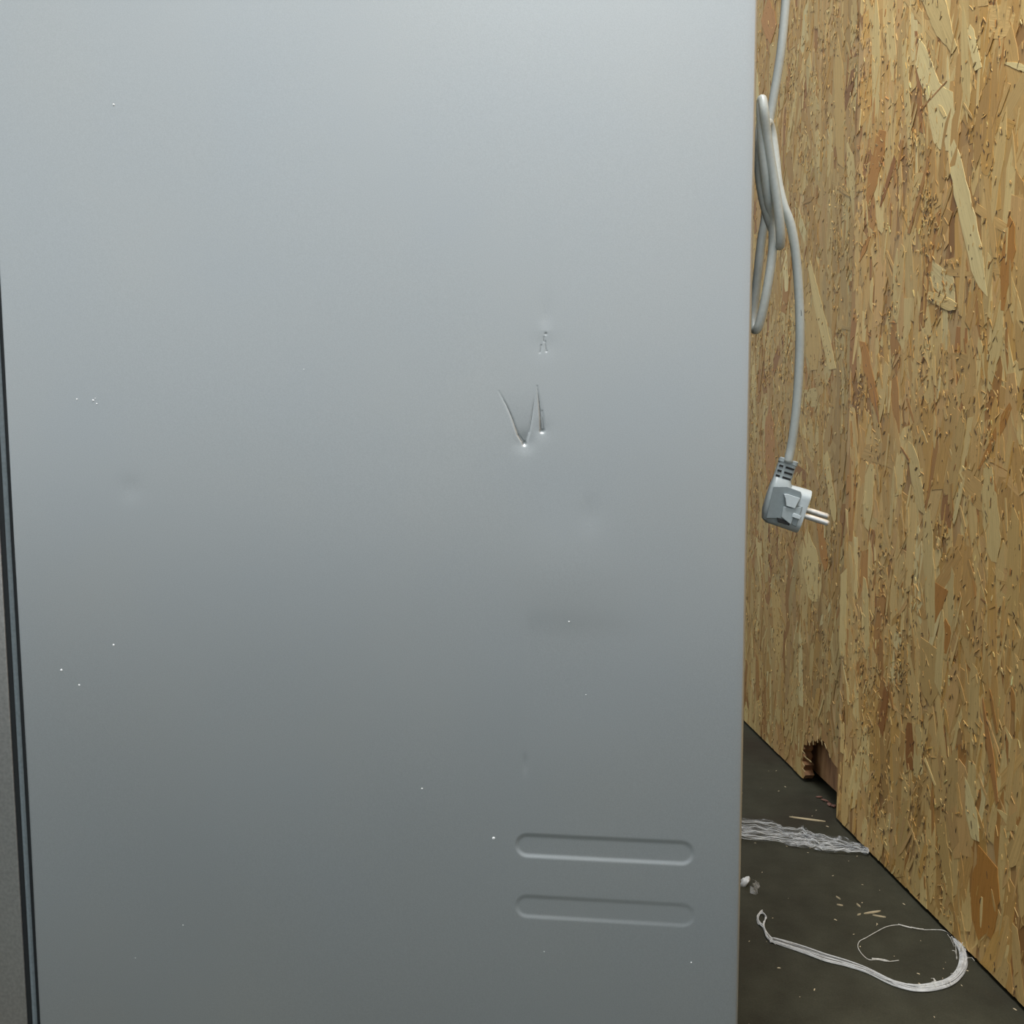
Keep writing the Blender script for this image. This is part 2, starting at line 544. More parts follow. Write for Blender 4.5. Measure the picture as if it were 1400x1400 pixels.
N_BIG, N_MED, N_SML, N_PIT_SHADE = 4400, 2800, 9000, 7500
for i in range(N_BIG):
    s, z = rng.uniform(S0, S1), rng.uniform(0.0, ZV)
    L, Wd, a = rng.uniform(0.06, 0.15), rng.uniform(0.010, 0.034), rand_ang()
    y = rng.uniform(0.0002, 0.0010)
    if not fits(s, z, L, Wd, a):
        L *= 0.4; Wd *= 0.5; a *= 0.3
        if not fits(s, z, L, Wd, a): continue
    layers[which(s)].add(s, z, base_y(s) + y, L, Wd, a, pick_col(LIT_TONE[which(s)]), rng.normal(0, 0.002), rng.normal(0, 0.012), n=6, thick=0.0005, ragged=0.16)
for i in range(N_MED):
    s, z = rng.uniform(S0, S1), rng.uniform(0.0, ZV)
    L, Wd, a = rng.uniform(0.02, 0.06), rng.uniform(0.002, 0.008), rand_ang(15)
    if not fits(s, z, L, Wd, a): continue
    layers[which(s)].add(s, z, base_y(s) + (rng.uniform(0.0007, 0.0012) if i % 6 else 0.0015), L, Wd, a, pick_col(LIT_TONE[which(s)]), rng.normal(0, 0.008), rng.normal(0, 0.04), n=5, thick=0.0004)
# rough clusters of slivers
cl = [(rng.uniform(S0, S1), rng.uniform(0, ZV), rng.uniform(0.015, 0.05)) for _ in range(330)]
for i in range(N_SML):
    if random.random() < 0.72:
        c = cl[random.randrange(len(cl))]
        s, z = rng.normal(c[0], c[2] * .6), rng.normal(c[1], c[2] * 1.3)
        a = math.radians(rng.normal(0, 45))
    else:
        s, z = rng.uniform(S0, S1), rng.uniform(0, ZV)
        a = math.radians(rng.normal(0, 22))
    L, Wd = rng.uniform(0.003, 0.014), rng.uniform(0.0006, 0.0024)
    if z < 0.01 or not fits(s, z, L, Wd, a): continue
    col = np.array(pick_col(LIT_TONE[which(s)]))
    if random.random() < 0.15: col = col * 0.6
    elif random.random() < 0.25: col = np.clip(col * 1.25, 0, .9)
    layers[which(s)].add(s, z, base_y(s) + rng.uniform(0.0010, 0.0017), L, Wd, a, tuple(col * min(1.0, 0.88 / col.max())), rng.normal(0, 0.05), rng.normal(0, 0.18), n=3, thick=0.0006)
# dark slivers that paint the shade of pits and gaps between flakes
for i in range(N_PIT_SHADE):
    if random.random() < 0.5:
        c = cl[random.randrange(len(cl))]
        s, z = rng.normal(c[0], c[2] * .6), rng.normal(c[1], c[2] * 1.3)
    else:
        s, z = rng.uniform(S0, S1), rng.uniform(0, ZV)
    a = math.radians(rng.normal(0, 25))
    L, Wd = rng.uniform(0.0015, 0.009), rng.uniform(0.0006, 0.0018)
    if z < 0.01 or not fits(s, z, L, Wd, a): continue
    k = rng.uniform(0.25, 0.6)
    if i % 5 < 2:                       # lifted lip beside the gap, coloured paler as a painted highlight
        layers[which(s)].add(s + Wd * 1.3, z + 0.001, base_y(s) + 0.0018, L * 1.1, Wd * 1.1, a, pick_col(1.2), 0.03, 0.25, n=3, thick=0.0008)
    layers[which(s)].add(s, z, base_y(s) + 0.0016, L, Wd, a, (0.30 * k, 0.18 * k, 0.085 * k), 0, 0, n=3, thick=0.0003)
# pale torn fibres around the broken corner
for (a0, b0), (a1, b1), wpx in (((1100, 1034), (1111, 1042), 1.6), ((1097, 1050), (1102, 1055), 2.4), ((1098, 1043), (1101, 1047), 1.5), ((1112, 1010), (1113, 1018), 1.6), ((1118, 1007), (1119, 1016), 1.5),
                              ((1124, 1011), (1125, 1018), 1.5), ((1106, 1013), (1108, 1019), 1.4), ((1128, 1016), (1131, 1024), 1.8), ((1097, 1026), (1102, 1031), 1.5), ((1134, 1030), (1136, 1036), 1.6)):
    (sa_, za_), (sb_, zb_) = to_wall(a0, b0, OFF1), to_wall(a1, b1, OFF1)
    layers[1].add((sa_ + sb_) / 2, (za_ + zb_) / 2, -OFF1 + 0.0015, math.hypot(sa_ - sb_, za_ - zb_), wpx * 0.0014, math.atan2(sb_ - sa_, zb_ - za_), srgb(220, 196, 140)[:3], 0.05, 0.1, n=4)
layers[0].build('flake_layer', near_board, 'stuff')
layers[1].build('flake_layer', far_board, 'stuff')

# flakes that can be picked out one by one in the photograph: axis from (px,py) to (px,py), width in px, tint
PALE, LIGHT, ORANGE, BROWN, TAN, RED = (240, 222, 174), (222, 198, 146), (180, 128, 62), (154, 104, 52), (206, 174, 118), (176, 128, 76)
HAND = [((1254, 62), (1308, 212), 30, PALE, [(0, .35), (.12, .75), (.3, .62), (.45, .7), (.62, 1.25), (.78, 1.1), (.92, .45), (1, .08)]),
        ((1303, 205), (1345, 398), 20, PALE, [(0, .5), (.1, .9), (.5, 1), (.8, .9), (1, .35)]),
        ((1268, -20), (1303, 62), 24, LIGHT, [(0, 1), (.7, .9), (1, .3)]),
        ((1376, 86), (1412, 96), 10, PALE, [(0, .3), (.4, 1), (1, 1)]),
        ((1318, 10), (1324, 160), 14, LIGHT, [(0, .2), (.4, .9), (.8, .8), (1, .1)]),
        ((1326, 35), (1338, 92), 9, PALE, None),
        ((1237, 60), (1245, 205), 7, LIGHT, None),
        ((1199, 0), (1198, 180), 10, LIGHT, None),
        ((1186, 285), (1206, 185), 18, ORANGE, [(0, .1), (.3, .8), (.8, 1), (1, .6)]),
        ((1204, 283), (1231, 195), 6, BROWN, None),
        ((1260, 150), (1296, 110), 5, RED, None),
        ((1176, 358), (1189, 325), 8, ORANGE, [(0, .1), (.6, 1), (1, .4)]),
        ((1108, 365), (1138, 500), 11, LIGHT, [(0, .5), (.4, 1), (1, .8)]),
        ((1110, 400), (1113, 500), 18, TAN, None),
        ((1160, 200), (1176, 310), 11, LIGHT, None),
        ((1284, 800), (1272, 862), 22, ORANGE, [(0, 1.1), (.5, .8), (1, .2)]),
        ((1268, 700), (1275, 870), 14, LIGHT, None),
        ((1290, 840), (1283, 940), 12, LIGHT, [(0, .1), (.2, .8), (1, .9)]),
        ((1296, 850), (1293, 895), 12, ORANGE, None),
        ((1247, 985), (1245, 1050), 14, BROWN, [(0, .6), (.2, 1), (.9, 1), (1, .5)]),
        ((1258, 985), (1253, 1060), 9, LIGHT, None),
        ((1271, 880), (1271, 960), 26, TAN, None),
        ((1345, 960), (1365, 1100), 10, RED, [(0, .2), (.5, 1), (1, .4)]),
        ((1330, 1050), (1327, 1130), 16, LIGHT, [(0, .6), (.5, 1), (1, .7)]),
        ((1323, 1070), (1335, 1150), 22, PALE, [(0, .2), (.5, .8), (1, .5)]),
        ((1352, 1175), (1343, 1280), 40, ORANGE, [(0, .7), (.5, 1), (.9, .7), (1, .2)]),
        ((1101, 725), (1118, 828), 24, LIGHT, [(0, .3), (.4, 1), (.8, .9), (1, .3)]),
        ((1130, 620), (1143, 720), 8, LIGHT, None),
        ((1190, 640), (1186, 720), 12, LIGHT, None),
        ((1200, 560), (1180, 470), 11, ORANGE, None),
        ((1226, 440), (1228, 340), 10, LIGHT, None),
        ((1370, 420), (1352, 540), 18, LIGHT, [(0, .4), (.4, 1), (1, .2)]),
        ((1384, 300), (1372, 420), 20, ORANGE, [(0, .4), (.4, 1), (1, .2)]),
        ((1390, 540), (1340, 640), 14, ORANGE, [(0, .3), (.4, 1), (1, .2)]),
        ((1352, 650), (1360, 770), 22, LIGHT, None),
        ((1318, 560), (1300, 690), 13, TAN, None),
        ((1244, 600), (1262, 700), 16, LIGHT, [(0, .2), (.4, 1), (1, .6)]),
        ((1052, 560), (1054, 660), 12, RED, None),
        ((1046, 15), (1058, 45), 16, RED, None),
        ((1146, 60), (1150, 220), 12, TAN, None),
        ((1120, 700), (1130, 780), 10, ORANGE, None),
        ((1213, 940), (1205, 1000), 8, BROWN, None),
        ((1155, 780), (1152, 900), 9, LIGHT, None),
        ((1183, 790), (1186, 900), 9, LIGHT, None),
        ((1238, 1100), (1230, 1200), 12, TAN, None),
        ((1286, 1120), (1300, 1230), 14, TAN, None),
        ((1390, 700), (1385, 830), 18, TAN, None),
        ((1060, 800), (1066, 900), 12, TAN, None)]
def hand_strand(p, q, wpx, col, prof):
    mx, my = (p[0] + q[0]) / 2, (p[1] + q[1]) / 2
    s, z = to_wall(mx, my)
    off = 0.0 if s < seam_s else OFF1
    (s0, z0), (s1, z1), (sm, zm) = to_wall(*p, off), to_wall(*q, off), to_wall(mx, my, off)
    (sl, _), (sr, _) = to_wall(mx - wpx / 2, my, off), to_wall(mx + wpx / 2, my, off)
    L = math.hypot(s1 - s0, z1 - z0)
    ang = math.atan2(s1 - s0, z1 - z0)
    Wd = abs(sr - sl) * abs(math.cos(ang))
    st = Strands()
    c = tuple(np.array(srgb(*col)[:3]) * ((1.08, 1.05, 0.86) if col not in (ORANGE, BROWN, RED) else (1.25, 1.22, 1.1)) * (1 if off == 0 else 0.86))  # far-board flakes darkened to carry the same painted falloff
    st.add((s0 + s1) / 2, (z0 + z1) / 2, -off + rng.uniform(0.0011, 0.0014), L, Wd, ang, c, rng.normal(0, 0.001), 0.0, n=12, thick=0.0005, ragged=0.13, prof=prof)
    st.build('flake', near_board if off == 0 else far_board)
for h in HAND: hand_strand(*h)
# further large surface flakes, each its own piece
n_fl = 0
while n_fl < 170:
    s, z = rng.uniform(seam_s - 0.62, seam_s + 0.6), rng.uniform(0.02, 1.3)
    L, Wd, a = rng.uniform(0.06, 0.16), rng.uniform(0.008, 0.022), rand_ang(9)
    if not fits(s, z, L, Wd, a): continue
    st = Strands()
    st.add(s, z, base_y(s) + rng.uniform(0.0008, 0.0012), L, Wd, a, pick_col(LIT_TONE[which(s)]), rng.normal(0, 0.002), rng.normal(0, 0.012), n=8, thick=0.0005, ragged=0.12)
    st.build('flake', near_board if s < seam_s else far_board)
    n_fl += 1

# ------------------------------------------------------------------ refrigerator
PA = math.radians(6.6)
PR = on_depth(1023, 700, 0.77)                      # a point on the rear vertical edge of the side panel
FR = empty('refrigerator', (PR.x, PR.y, 0), -PA)
tag(FR, 'large silver-grey refrigerator with a dented side panel facing us', 'refrigerator')
FX = Vector((math.cos(PA), -math.sin(PA), 0)); FY = Vector((math.sin(PA), math.cos(PA), 0))
FO = Vector((PR.x, PR.y, 0))
def to_panel(px, py):
    p = on_plane(px, py, FO, FY) - FO
    return p.dot(FX), p.z
XL = (to_panel(33.5, 1000)[0] + to_panel(53.5, 1390)[0] + to_panel(15.5, 700)[0]) / 3 - 0.0009
ZB, ZT = 0.045, 1.86
DEP = 0.72
MMPX = abs(to_panel(740, 560)[0] - to_panel(741, 560)[0])       # metres per pixel near the dents

def seg_dist(X, Z, a, b):
    d = np.array(b) - np.array(a)
    L2 = (d ** 2).sum()
    t = np.clip(((X - a[0]) * d[0] + (Z - a[1]) * d[1]) / L2, 0, 1)
    return np.hypot(X - a[0] - t * d[0], Z - a[1] - t * d[1]), t
def polyline_dist(X, Z, pts):
    D = np.full(X.shape, 1e9); T = np.zeros(X.shape)
    n = len(pts) - 1
    for i in range(n):
        d, t = seg_dist(X, Z, pts[i], pts[i + 1])
        m = d < D
        D = np.where(m, d, D); T = np.where(m, (i + t) / n, T)
    return D, T
def sstep(a, b, x):
    t = np.clip((x - a) / (b - a), 0, 1)
    return t * t * (3 - 2 * t)
P2 = to_panel
def refine(lo, hi, base, zones):
    c = [lo]
    while c[-1] < hi - 1e-6:
        st = base
        for a, b, f in zones:
            if a - 0.004 <= c[-1] <= b + 0.004: st = min(st, f)
        c.append(min(c[-1] + st, hi))
    return np.array(c)
dz_x = (P2(678, 560)[0], P2(754, 560)[0]); dz_z = (P2(720, 622)[1], P2(720, 445)[1])
rb_x = (P2(700, 1160)[0], P2(955, 1160)[0]); rb_z = (P2(800, 1275)[1], P2(800, 1128)[1])
EDGE = 0.0035
xs = refine(XL, 0.0, 0.006, [(dz_x[0], dz_x[1], 0.0005), (rb_x[0], rb_x[0] + 0.016, 0.0009), (rb_x[1] - 0.02, rb_x[1], 0.0009), (XL - .01, XL + EDGE, 0.0006), (-EDGE, 0.01, 0.0006)])
zs = refine(ZB, ZT, 0.007, [(dz_z[0], dz_z[1], 0.0005), (rb_z[0], rb_z[1], 0.0009)])
X, Z = np.meshgrid(xs, zs)
Y = np.zeros_like(X)                                   # + = pushed in
# low waviness of the thin sheet
wav = np.array([[noise.noise(Vector((x * 3.1, z * 2.3, 1.7))) + 0.5 * noise.noise(Vector((x * 7.0, z * 6.0, 4.2))) for x in xs[::1]] for z in zs[::4]])
zi = np.interp(zs, zs[::4], np.arange(len(zs[::4])))
i0 = np.floor(zi).astype(int); i1 = np.minimum(i0 + 1, len(zs[::4]) - 1); fr = (zi - i0)[:, None]
Y += 0.0009 * (wav[i0] * (1 - fr) + wav[i1] * fr)
# pressed ribs
def rib(pl, pr, top, bot, depth, fade=0.0):
    global Y
    (xa, za), (xb, zb) = P2(*pl), P2(*pr)
    h = abs(P2(*top)[1] - P2(*bot)[1]) / 2
    zc = (za + zb) / 2
    d, t = seg_dist(X, Z, (xa + h, zc), (xb - h, zc))
    Y = Y + depth * (1 - fade * t) * (1 - sstep(h - 0.0045, h + 0.0004, d))
rib((703.5, 1157), (950, 1165), (820, 1142.5), (820, 1177), 0.0009, 0.2)
rib((703.5, 1240), (951, 1250), (820, 1226.5), (820, 1260), 0.00062, 0.4)
# creased dents
def groove(pxs, depth, w, prof=None):
    global Y
    pts = [P2(*p) for p in pxs]
    d, t = polyline_dist(X, Z, pts)
    k = np.ones_like(t) if prof is None else np.interp(t, [q[0] for q in prof], [q[1] for q in prof])
    Y = Y + depth * k * np.exp(-(d / w) ** 2)
def dimple(p, depth, rx, rz=None, power=2):
    global Y
    x0, z0 = P2(*p); rz = rz or rx
    r = np.hypot((X - x0) / rx, (Z - z0) / rz)
    Y = Y + depth * np.exp(-r ** power)
def fold(left, right, depth):
    """triangle pushed in between two creases that meet below; deepest at its tip"""
    global Y
    L = [P2(*p) for p in left]; R = [P2(*p) for p in right]
    lz = np.array([p[1] for p in L])[::-1]; lx = np.array([p[0] for p in L])[::-1]
    rz = np.array([p[1] for p in R])[::-1]; rx = np.array([p[0] for p in R])[::-1]
    xl, xr = np.interp(Z, lz, lx), np.interp(Z, rz, rx)
    z1, z0 = max(lz.max(), rz.max()), min(lz.min(), rz.min())
    t = np.clip((z1 - Z) / (z1 - z0), 0, None)
    e = 0.0022
    inside = sstep(-e, 0.0006, X - xl) * sstep(-e, 0.0006, xr - X)
    below = np.clip((z0 - Z) / 0.004, 0, 1)
    Y = Y + depth * np.minimum(t, 1.0) ** 2.2 * inside * (1 - below) ** 2
fold([(681, 534), (693, 555), (700, 571), (708.6, 595), (716, 606)], [(733, 526), (731, 540), (727.4, 565.7), (723, 591), (718, 606)], 0.0015)
fold([(733.5, 527), (737, 549), (739, 574), (740, 589)], [(735.5, 527), (740, 552), (742.5, 572), (743, 589)], 0.0012)
groove([(682, 535), (693, 555), (700, 571), (708.6, 595), (715.4, 605)], 0.0006, 0.0007, [(0, .2), (.3, .8), (1, 1)])
groove([(731, 540), (727.4, 565.7), (723, 591)], 0.00045, 0.0006, [(0, .1), (.4, 1), (1, .6)])
groove([(734.3, 528), (737, 548.6), (739, 574), (739.5, 590)], 0.0008, 0.0007, [(0, .3), (.3, 1), (1, 1)])
groove([(741, 562), (743, 587)], 0.0004, 0.0006)
groove([(740, 472), (738, 482)], 0.00035, 0.0006)
groove([(744, 461), (743.5, 467)], 0.0003, 0.0006)
groove([(745.5, 467), (746.5, 478)], 0.0004, 0.0006)
dimple((717, 606.5), 0.0012, 0.0017); dimple((741, 589.5), 0.0011, 0.0016, 0.0012)
dimple((746, 456.5), 0.0006, 0.0010); dimple((747, 480), 0.0006, 0.0008)
dimple((717, 605), 0.0008, 0.008); dimple((741, 588), 0.0004, 0.007); dimple((745, 472), 0.0003, 0.010)
groove([(745, 290), (746, 380), (746, 452)], 0.00045, 0.006, [(0, 0), (.6, .4), (.88, 1.1), (1, 0)])
dimple((718, 1046), 0.0007, 0.0022); dimple((808, 702), 0.0006, 0.004, 0.012)
dimple((178, 668), 0.0005, 0.008); dimple((775, 780), -0.0008, 0.05, 0.045)
# faint pressed corner of the inner brace
lx, lz = P2(720, 850)
Y += 0.00028 * sstep(-0.004, 0.004, X - lx) * sstep(-0.010, 0.010, lz - Z) * sstep(0.0, 0.08, 0.14 - (lz - Z)) * sstep(0.0, 0.09, lx + 0.13 - X)
# rolled vertical edges
def roll(d): return np.where(d < EDGE, EDGE - np.sqrt(np.clip(EDGE ** 2 - (EDGE - d) ** 2, 0, None)), 0)
Y += roll(-X) + roll(X - XL)
nx, nz_ = len(xs), len(zs)
verts = np.stack([X, Y, Z], -1).reshape(-1, 3)
ii = (np.arange(nz_ - 1)[:, None] * nx + np.arange(nx - 1)[None, :]).ravel()
quads = np.stack([ii, ii + 1, ii + 1 + nx, ii + nx], -1)
# returns of the sheet at the rear and front edges
vl = verts.tolist(); ql = quads.tolist()
for col, dep in ((nx - 1, 0.025), (0, 0.012)):
    b = len(vl)
    for j in (0, nz_ - 1):
        x, y, z = vl[j * nx + col]; vl.append([x, y + dep, z])
    # fan strip: one long quad per few rows would not match, so walk the rows
    b2 = len(vl)
    for j in range(nz_):
        x, y, z = vl[j * nx + col]; vl.append([x, y + dep, z])
    for j in range(nz_ - 1):
        a = j * nx + col
        q = [a, b2 + j, b2 + j + 1, a + nx]
        ql.append(q if col else q[::-1])
me = bpy.data.meshes.new('side_panel')
me.from_pydata(vl, [], ql)
me.polygons.foreach_set('use_smooth', [True] * len(me.polygons))
me.materials.append(M_panel)
side = bpy.data.objects.new('side_panel', me); COL.objects.link(side); side.parent = FR
tag(side, 'silver sheet with creased dents in the middle and two pressed ribs low down')

# cabinet behind the sheet
MB().box(XL + 0.02, -0.008, 0.026, DEP - 0.001, ZB, ZT - 0.001).build('cabinet', M_dark, FR, bevel=0.002)
MB().box(XL, 0.0, DEP, DEP + 0.004, ZB, ZT).build('far_side_panel', M_panel, FR, bevel=0.001)
MB().box(XL, 0.0, 0.012, DEP, ZT, ZT + 0.02).build('top_panel', M_panel, FR, bevel=0.002)
for fx in (XL + 0.06, -0.06):
    for fy in (0.08, DEP - 0.08):
        MB().tube([(fx, fy, 0.0), (fx, fy, 0.012), (fx, fy, ZB + 0.002)], [0.022, 0.02, 0.012], 14).build('foot', M_black, FR, smooth='angle')
# front frame, magnetic gasket and door
mm = abs(to_panel(40, 1200)[0] - to_panel(41, 1200)[0])
xg0 = XL - 3.8 * mm                     # dark gap next to the sheet
xg1 = xg0 - 6.3 * mm                    # grey gasket lip
xg2 = xg1 - 7.3 * mm                    # black gap
MB().box(xg2 - 0.02, XL + 0.019, 0.0022, DEP - 0.01, ZB + 0.01, ZT - 0.01).build('gasket_bellows', M_black, FR)
MB().box(xg1, xg0, 0.0004, 0.0155, ZB + 0.012, ZT - 0.012).build('gasket_lip', M_gasket, FR, bevel=0.0015, segs=3)
# door with softly rounded vertical edge
n = 10
prof = [(xg2, DEP)] + [(xg2, 0.010)]
r = 0.0015
for k in range(n + 1):
    a = math.pi / 2 * k / n
    prof.append((xg2 - r + r * math.cos(a), 0.0006 + r - r * math.sin(a)))
R2 = 0.02
for k in range(n + 1):
    a = math.pi / 2 * k / n
    prof.append((xg2 - 0.062 + R2 - R2 * math.sin(a), 0.0006 + R2 - R2 * math.cos(a)))
prof.append((xg2 - 0.062, DEP))
rings = [[(x, y, z) for x, y in prof] for z in (ZB + 0.005, ZT - 0.005)]
MB().loft(rings).build('door', M_door, FR, smooth='angle')
# small pale specks on the side
SP = [(155, 143, 1.5), (105, 546, 1.3), (127, 547.5, 1.7), (132, 552, 1.2), (130, 544.5, 0.9), (155, 882, 1.8), (83.5, 916.5, 1.9), (108, 937, 1.5),
      (675, 1146, 2.2), (577, 1078, 1.2), (778, 850, 1.2), (801, 950, 0.8), (744, 1301, 0.7), (945, 1315.5, 1.0), (250, 1265, 0.8), (185, 1310, .7), (415, 505, .6)]
def bead(name, c, r, mat, parent, flat=0.5, seed=0, n=10, m=6, rough=0.25):
    rr = random.Random(seed)
    rings = []
    for i in range(m + 1):
        th = math.pi * (i + .001) / (m + .002)
        rings.append([(c[0] + r * math.sin(th) * math.cos(2 * math.pi * k / n) * (1 + rough * rr.uniform(-1, 1)),
                       c[1] - r * flat * math.cos(th) , c[2] + r * math.sin(th) * math.sin(2 * math.pi * k / n) * (1 + rough * rr.uniform(-1, 1))) for k in range(n)])
    return MB().loft(rings).build(name, mat, parent, smooth=True)
def ysurf(x, z):
    return float(Y[np.argmin(abs(zs - z)), np.argmin(abs(xs - x))])
for i, (px, py, rp) in enumerate(SP):
    x, z = P2(px, py)
    o = bead('pale_speck', (x, ysurf(x, z), z), rp * MMPX, M_white, side, 0.5, i)

# thin dark lines laid along the creases
def draw_crease(pxs, r):
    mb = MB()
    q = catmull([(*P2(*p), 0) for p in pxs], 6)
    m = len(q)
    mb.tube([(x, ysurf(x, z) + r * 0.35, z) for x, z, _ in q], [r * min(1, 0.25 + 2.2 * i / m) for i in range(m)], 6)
    mb.build('crease_line', M_crease, side)
draw_crease([(682, 535), (693, 555), (700, 571), (708.6, 595), (714.5, 605)], 0.00030)
draw_crease([(731, 541), (727.4, 565.7), (723.5, 591)], 0.00022)
draw_crease([(734.3, 528), (737, 548.6), (739, 574), (739.6, 587)], 0.00036)
draw_crease([(741, 566), (742.8, 586)], 0.00018)
draw_crease([(740, 472.5), (738.2, 481)], 0.00018)
draw_crease([(743.6, 461), (743.4, 466)], 0.0002)
draw_crease([(745.4, 468), (746.4, 477)], 0.00026)

# ------------------------------------------------------------------ power cord with plug
CO = on_depth(1062, 300, 0.80)
cord = empty('power_cord', (CO.x, CO.y, 0))
tag(cord, 'grey power cord hanging in a loose knot behind the fridge with a two-pin plug', 'cord')
def cp(px, py, d): return on_depth(px, py, d) - Vector((CO.x, CO.y, 0))
path = [(1096, -620, .86), (1092, -400, .86), (1086, -200, .855), (1080, -60, .85), (1074.5, 0, .845), (1069, 60, .84), (1062.5, 105, .838), (1055.5, 145, .836), (1050, 180, .834),
        (1047, 225, .832), (1047, 262, .830), (1046.5, 295, .828), (1041, 330, .826), (1036.5, 370, .823), (1033, 402, .820), (1030, 430, .817), (1030.5, 448, .811),
        (1035, 450, .805), (1039.5, 438, .803), (1045, 415, .802), (1051, 382, .802), (1055.5, 350, .804), (1057, 322, .807), (1055.5, 300, .807),
        (1051, 275, .800), (1046.5, 240, .796), (1042.5, 200, .795), (1040.5, 162, .795), (1040.5, 140, .796), (1042.5, 137, .794), (1045, 155, .790),
        (1049, 190, .792), (1056, 232, .793), (1062, 272, .793), (1066, 305, .794), (1067, 328, .797), (1066, 336, .804),
        (1064, 325, .812), (1061, 290, .817), (1056, 245, .820), (1050, 205, .822), (1047, 178, .826), (1051, 168, .832), (1056, 185, .834), (1060, 215, .828), (1064, 250, .820),
        (1071, 280, .814), (1080, 304, .811), (1086, 333, .810), (1090, 370, .810), (1092.7, 410, .810), (1093.8, 450, .810), (1093.2, 485, .811), (1091.5, 522, .812),
        (1088.5, 560, .813), (1085, 590, .814), (1081.5, 612, .815), (1077.5, 632, .815)]
# strand seen furthest left, partly behind the sheet's edge
pts = catmull([tuple(cp(*p)) for p in path], 8)
MB().tube(pts, 0.0039, 14).build('cable', M_cord, cord, smooth=True)
extra = catmull([tuple(cp(*p)) for p in [(1047, 172, .822), (1041, 166, .814), (1037.5, 200, .806), (1038, 235, .804), (1042, 265, .804), (1048, 290, .806), (1054, 308, .810), (1059, 318, .818)]], 8)
MB().tube(extra, 0.0039, 14).build('cable_loop', M_cord, cord, smooth=True)
# small dark print on the hanging run
pr = [cp(1094.5, 420, .8065), cp(1095.4, 427, .8063), cp(1095.4, 432, .8063)]
MB().tube(pr, 0.00035, 6).build('cable_print', M_print, cord)

# plug: local x along the pins, z towards the cord, y away from us; millimetres
PLD = 0.815
PX = 1.0 / (7.0)                     # zoomed pixel
c0 = cp(1000 + 700 * PX, 560 + 980 * PX, PLD)
ex2 = (cp(1000 + (700 + 951) * PX, 560 + (980 + 309) * PX, PLD) - c0).normalized()
ez2 = (cp(1000 + (700 + 309) * PX, 560 + (980 - 951) * PX, PLD) - c0)
sc = ez2.length / (1000 * 0.0923)   # scene metres per plug millimetre
ez2 = (ez2 - ex2 * ez2.dot(ex2)).normalized()
ey2 = ez2.cross(ex2)
# turn the face a little towards us, so that both pins show
tw = math.radians(-13)
ex = (ex2 * math.cos(tw) + ey2 * math.sin(tw)); ey = ez2.cross(ex)
tl = math.radians(-30)
def pt(x, y, z): return c0 + (ex * x + ey * y + ez2 * z) * sc
def plug_xf(lst): return [tuple(pt(*p)) for p in lst]
def rot(y, z, a): return (y * math.cos(a) - z * math.sin(a), y * math.sin(a) + z * math.cos(a))
n = 48
def disc_ring(x, r, flat=13.5, zc=0):
    out = []
    for k in range(n):
        a = 2 * math.pi * k / n
        y, z = r * math.cos(a), r * math.sin(a)
        y = max(-flat, min(flat, y))
        out.append((x, y, z + zc))
    return out
mb = MB()
mb.loft([plug_xf(disc_ring(x, r, f)) for x, r, f in ((-21, 18.5, 14), (-20, 19.6, 14.6), (-1.2, 20, 14.8), (-0.2, 19.6, 14.4), (0, 19, 14), (-0.6, 17.5, 13), (-0.8, 17, 12.5))])
body = mb.build('plug_body', M_plugl, cord, smooth='angle')
# rear housing with the cable entry
def rrect(x0, x1, y0, y1, z, r, k=4):
    out = []
    for cx, cy, a0 in ((x1 - r, y1 - r, 0), (x0 + r, y1 - r, 90), (x0 + r, y0 + r, 180), (x1 - r, y0 + r, 270)):
        for i in range(k + 1):
            a = math.radians(a0 + 90 * i / k)
            out.append((cx + r * math.cos(a), cy + r * math.sin(a), z))
    return out
rings = [rrect(-29, -17, -8, 8, -19.5, 3), rrect(-33, -16, -12, 12, -17, 4), rrect(-35.5, -16, -14.8, 14.8, -9, 5), rrect(-36.2, -16, -15.2, 15.2, 4, 5),
         rrect(-36.2, -16, -13, 13, 15, 5), rrect(-36, -19.5, -9, 9, 20.5, 4), rrect(-36, -19.5, -8, 8, 22, 3.5)]
MB().loft([plug_xf(q) for q in rings]).build('plug_housing', M_plug, cord, smooth='angle')
# flat grip face and stepped shapes on the side towards us
def prism(name, poly, y0, y1, mat, parent=cord, bevel=0.0004):
    r0 = plug_xf([(x, y0, z) for x, z in poly]); r1 = plug_xf([(x, y1, z) for x, z in poly])
    return MB().loft([r0, r1]).build(name, mat, parent, bevel=bevel, segs=2)
def zp(zx, zy):                       # from a close-up reading to plug millimetres
    dx, dy = zx - 700, zy - 980
    return ((dx * .951 + dy * .309) * .0923, (dx * .309 - dy * .951) * .0923)
prism('plug_recess', [zp(*q) for q in ((395, 735), (520, 735), (650, 785), (655, 815), (620, 915), (665, 925), (610, 1120), (470, 1040), (330, 1040))], -15.6, -13, M_plugd)
prism('plug_step', [zp(*q) for q in ((490, 925), (560, 940), (660, 925), (640, 1010), (590, 1000), (560, 1100), (470, 1025))], -16.8, -15, M_plug)
prism('plug_grip', [zp(*q) for q in ((488, 805), (520, 805), (640, 845), (595, 945), (512, 920), (505, 850))], -18.2, -15, M_plugl)
prism('earth_clip', [zp(*q) for q in ((580, 985), (655, 1015), (640, 1050), (565, 1025))], -17.8, -15.5, M_plugl)
prism('plug_notch', [zp(*q) for q in ((430, 1030), (550, 1075), (545, 1110), (440, 1075))], -16.0, -14.5, M_slot)
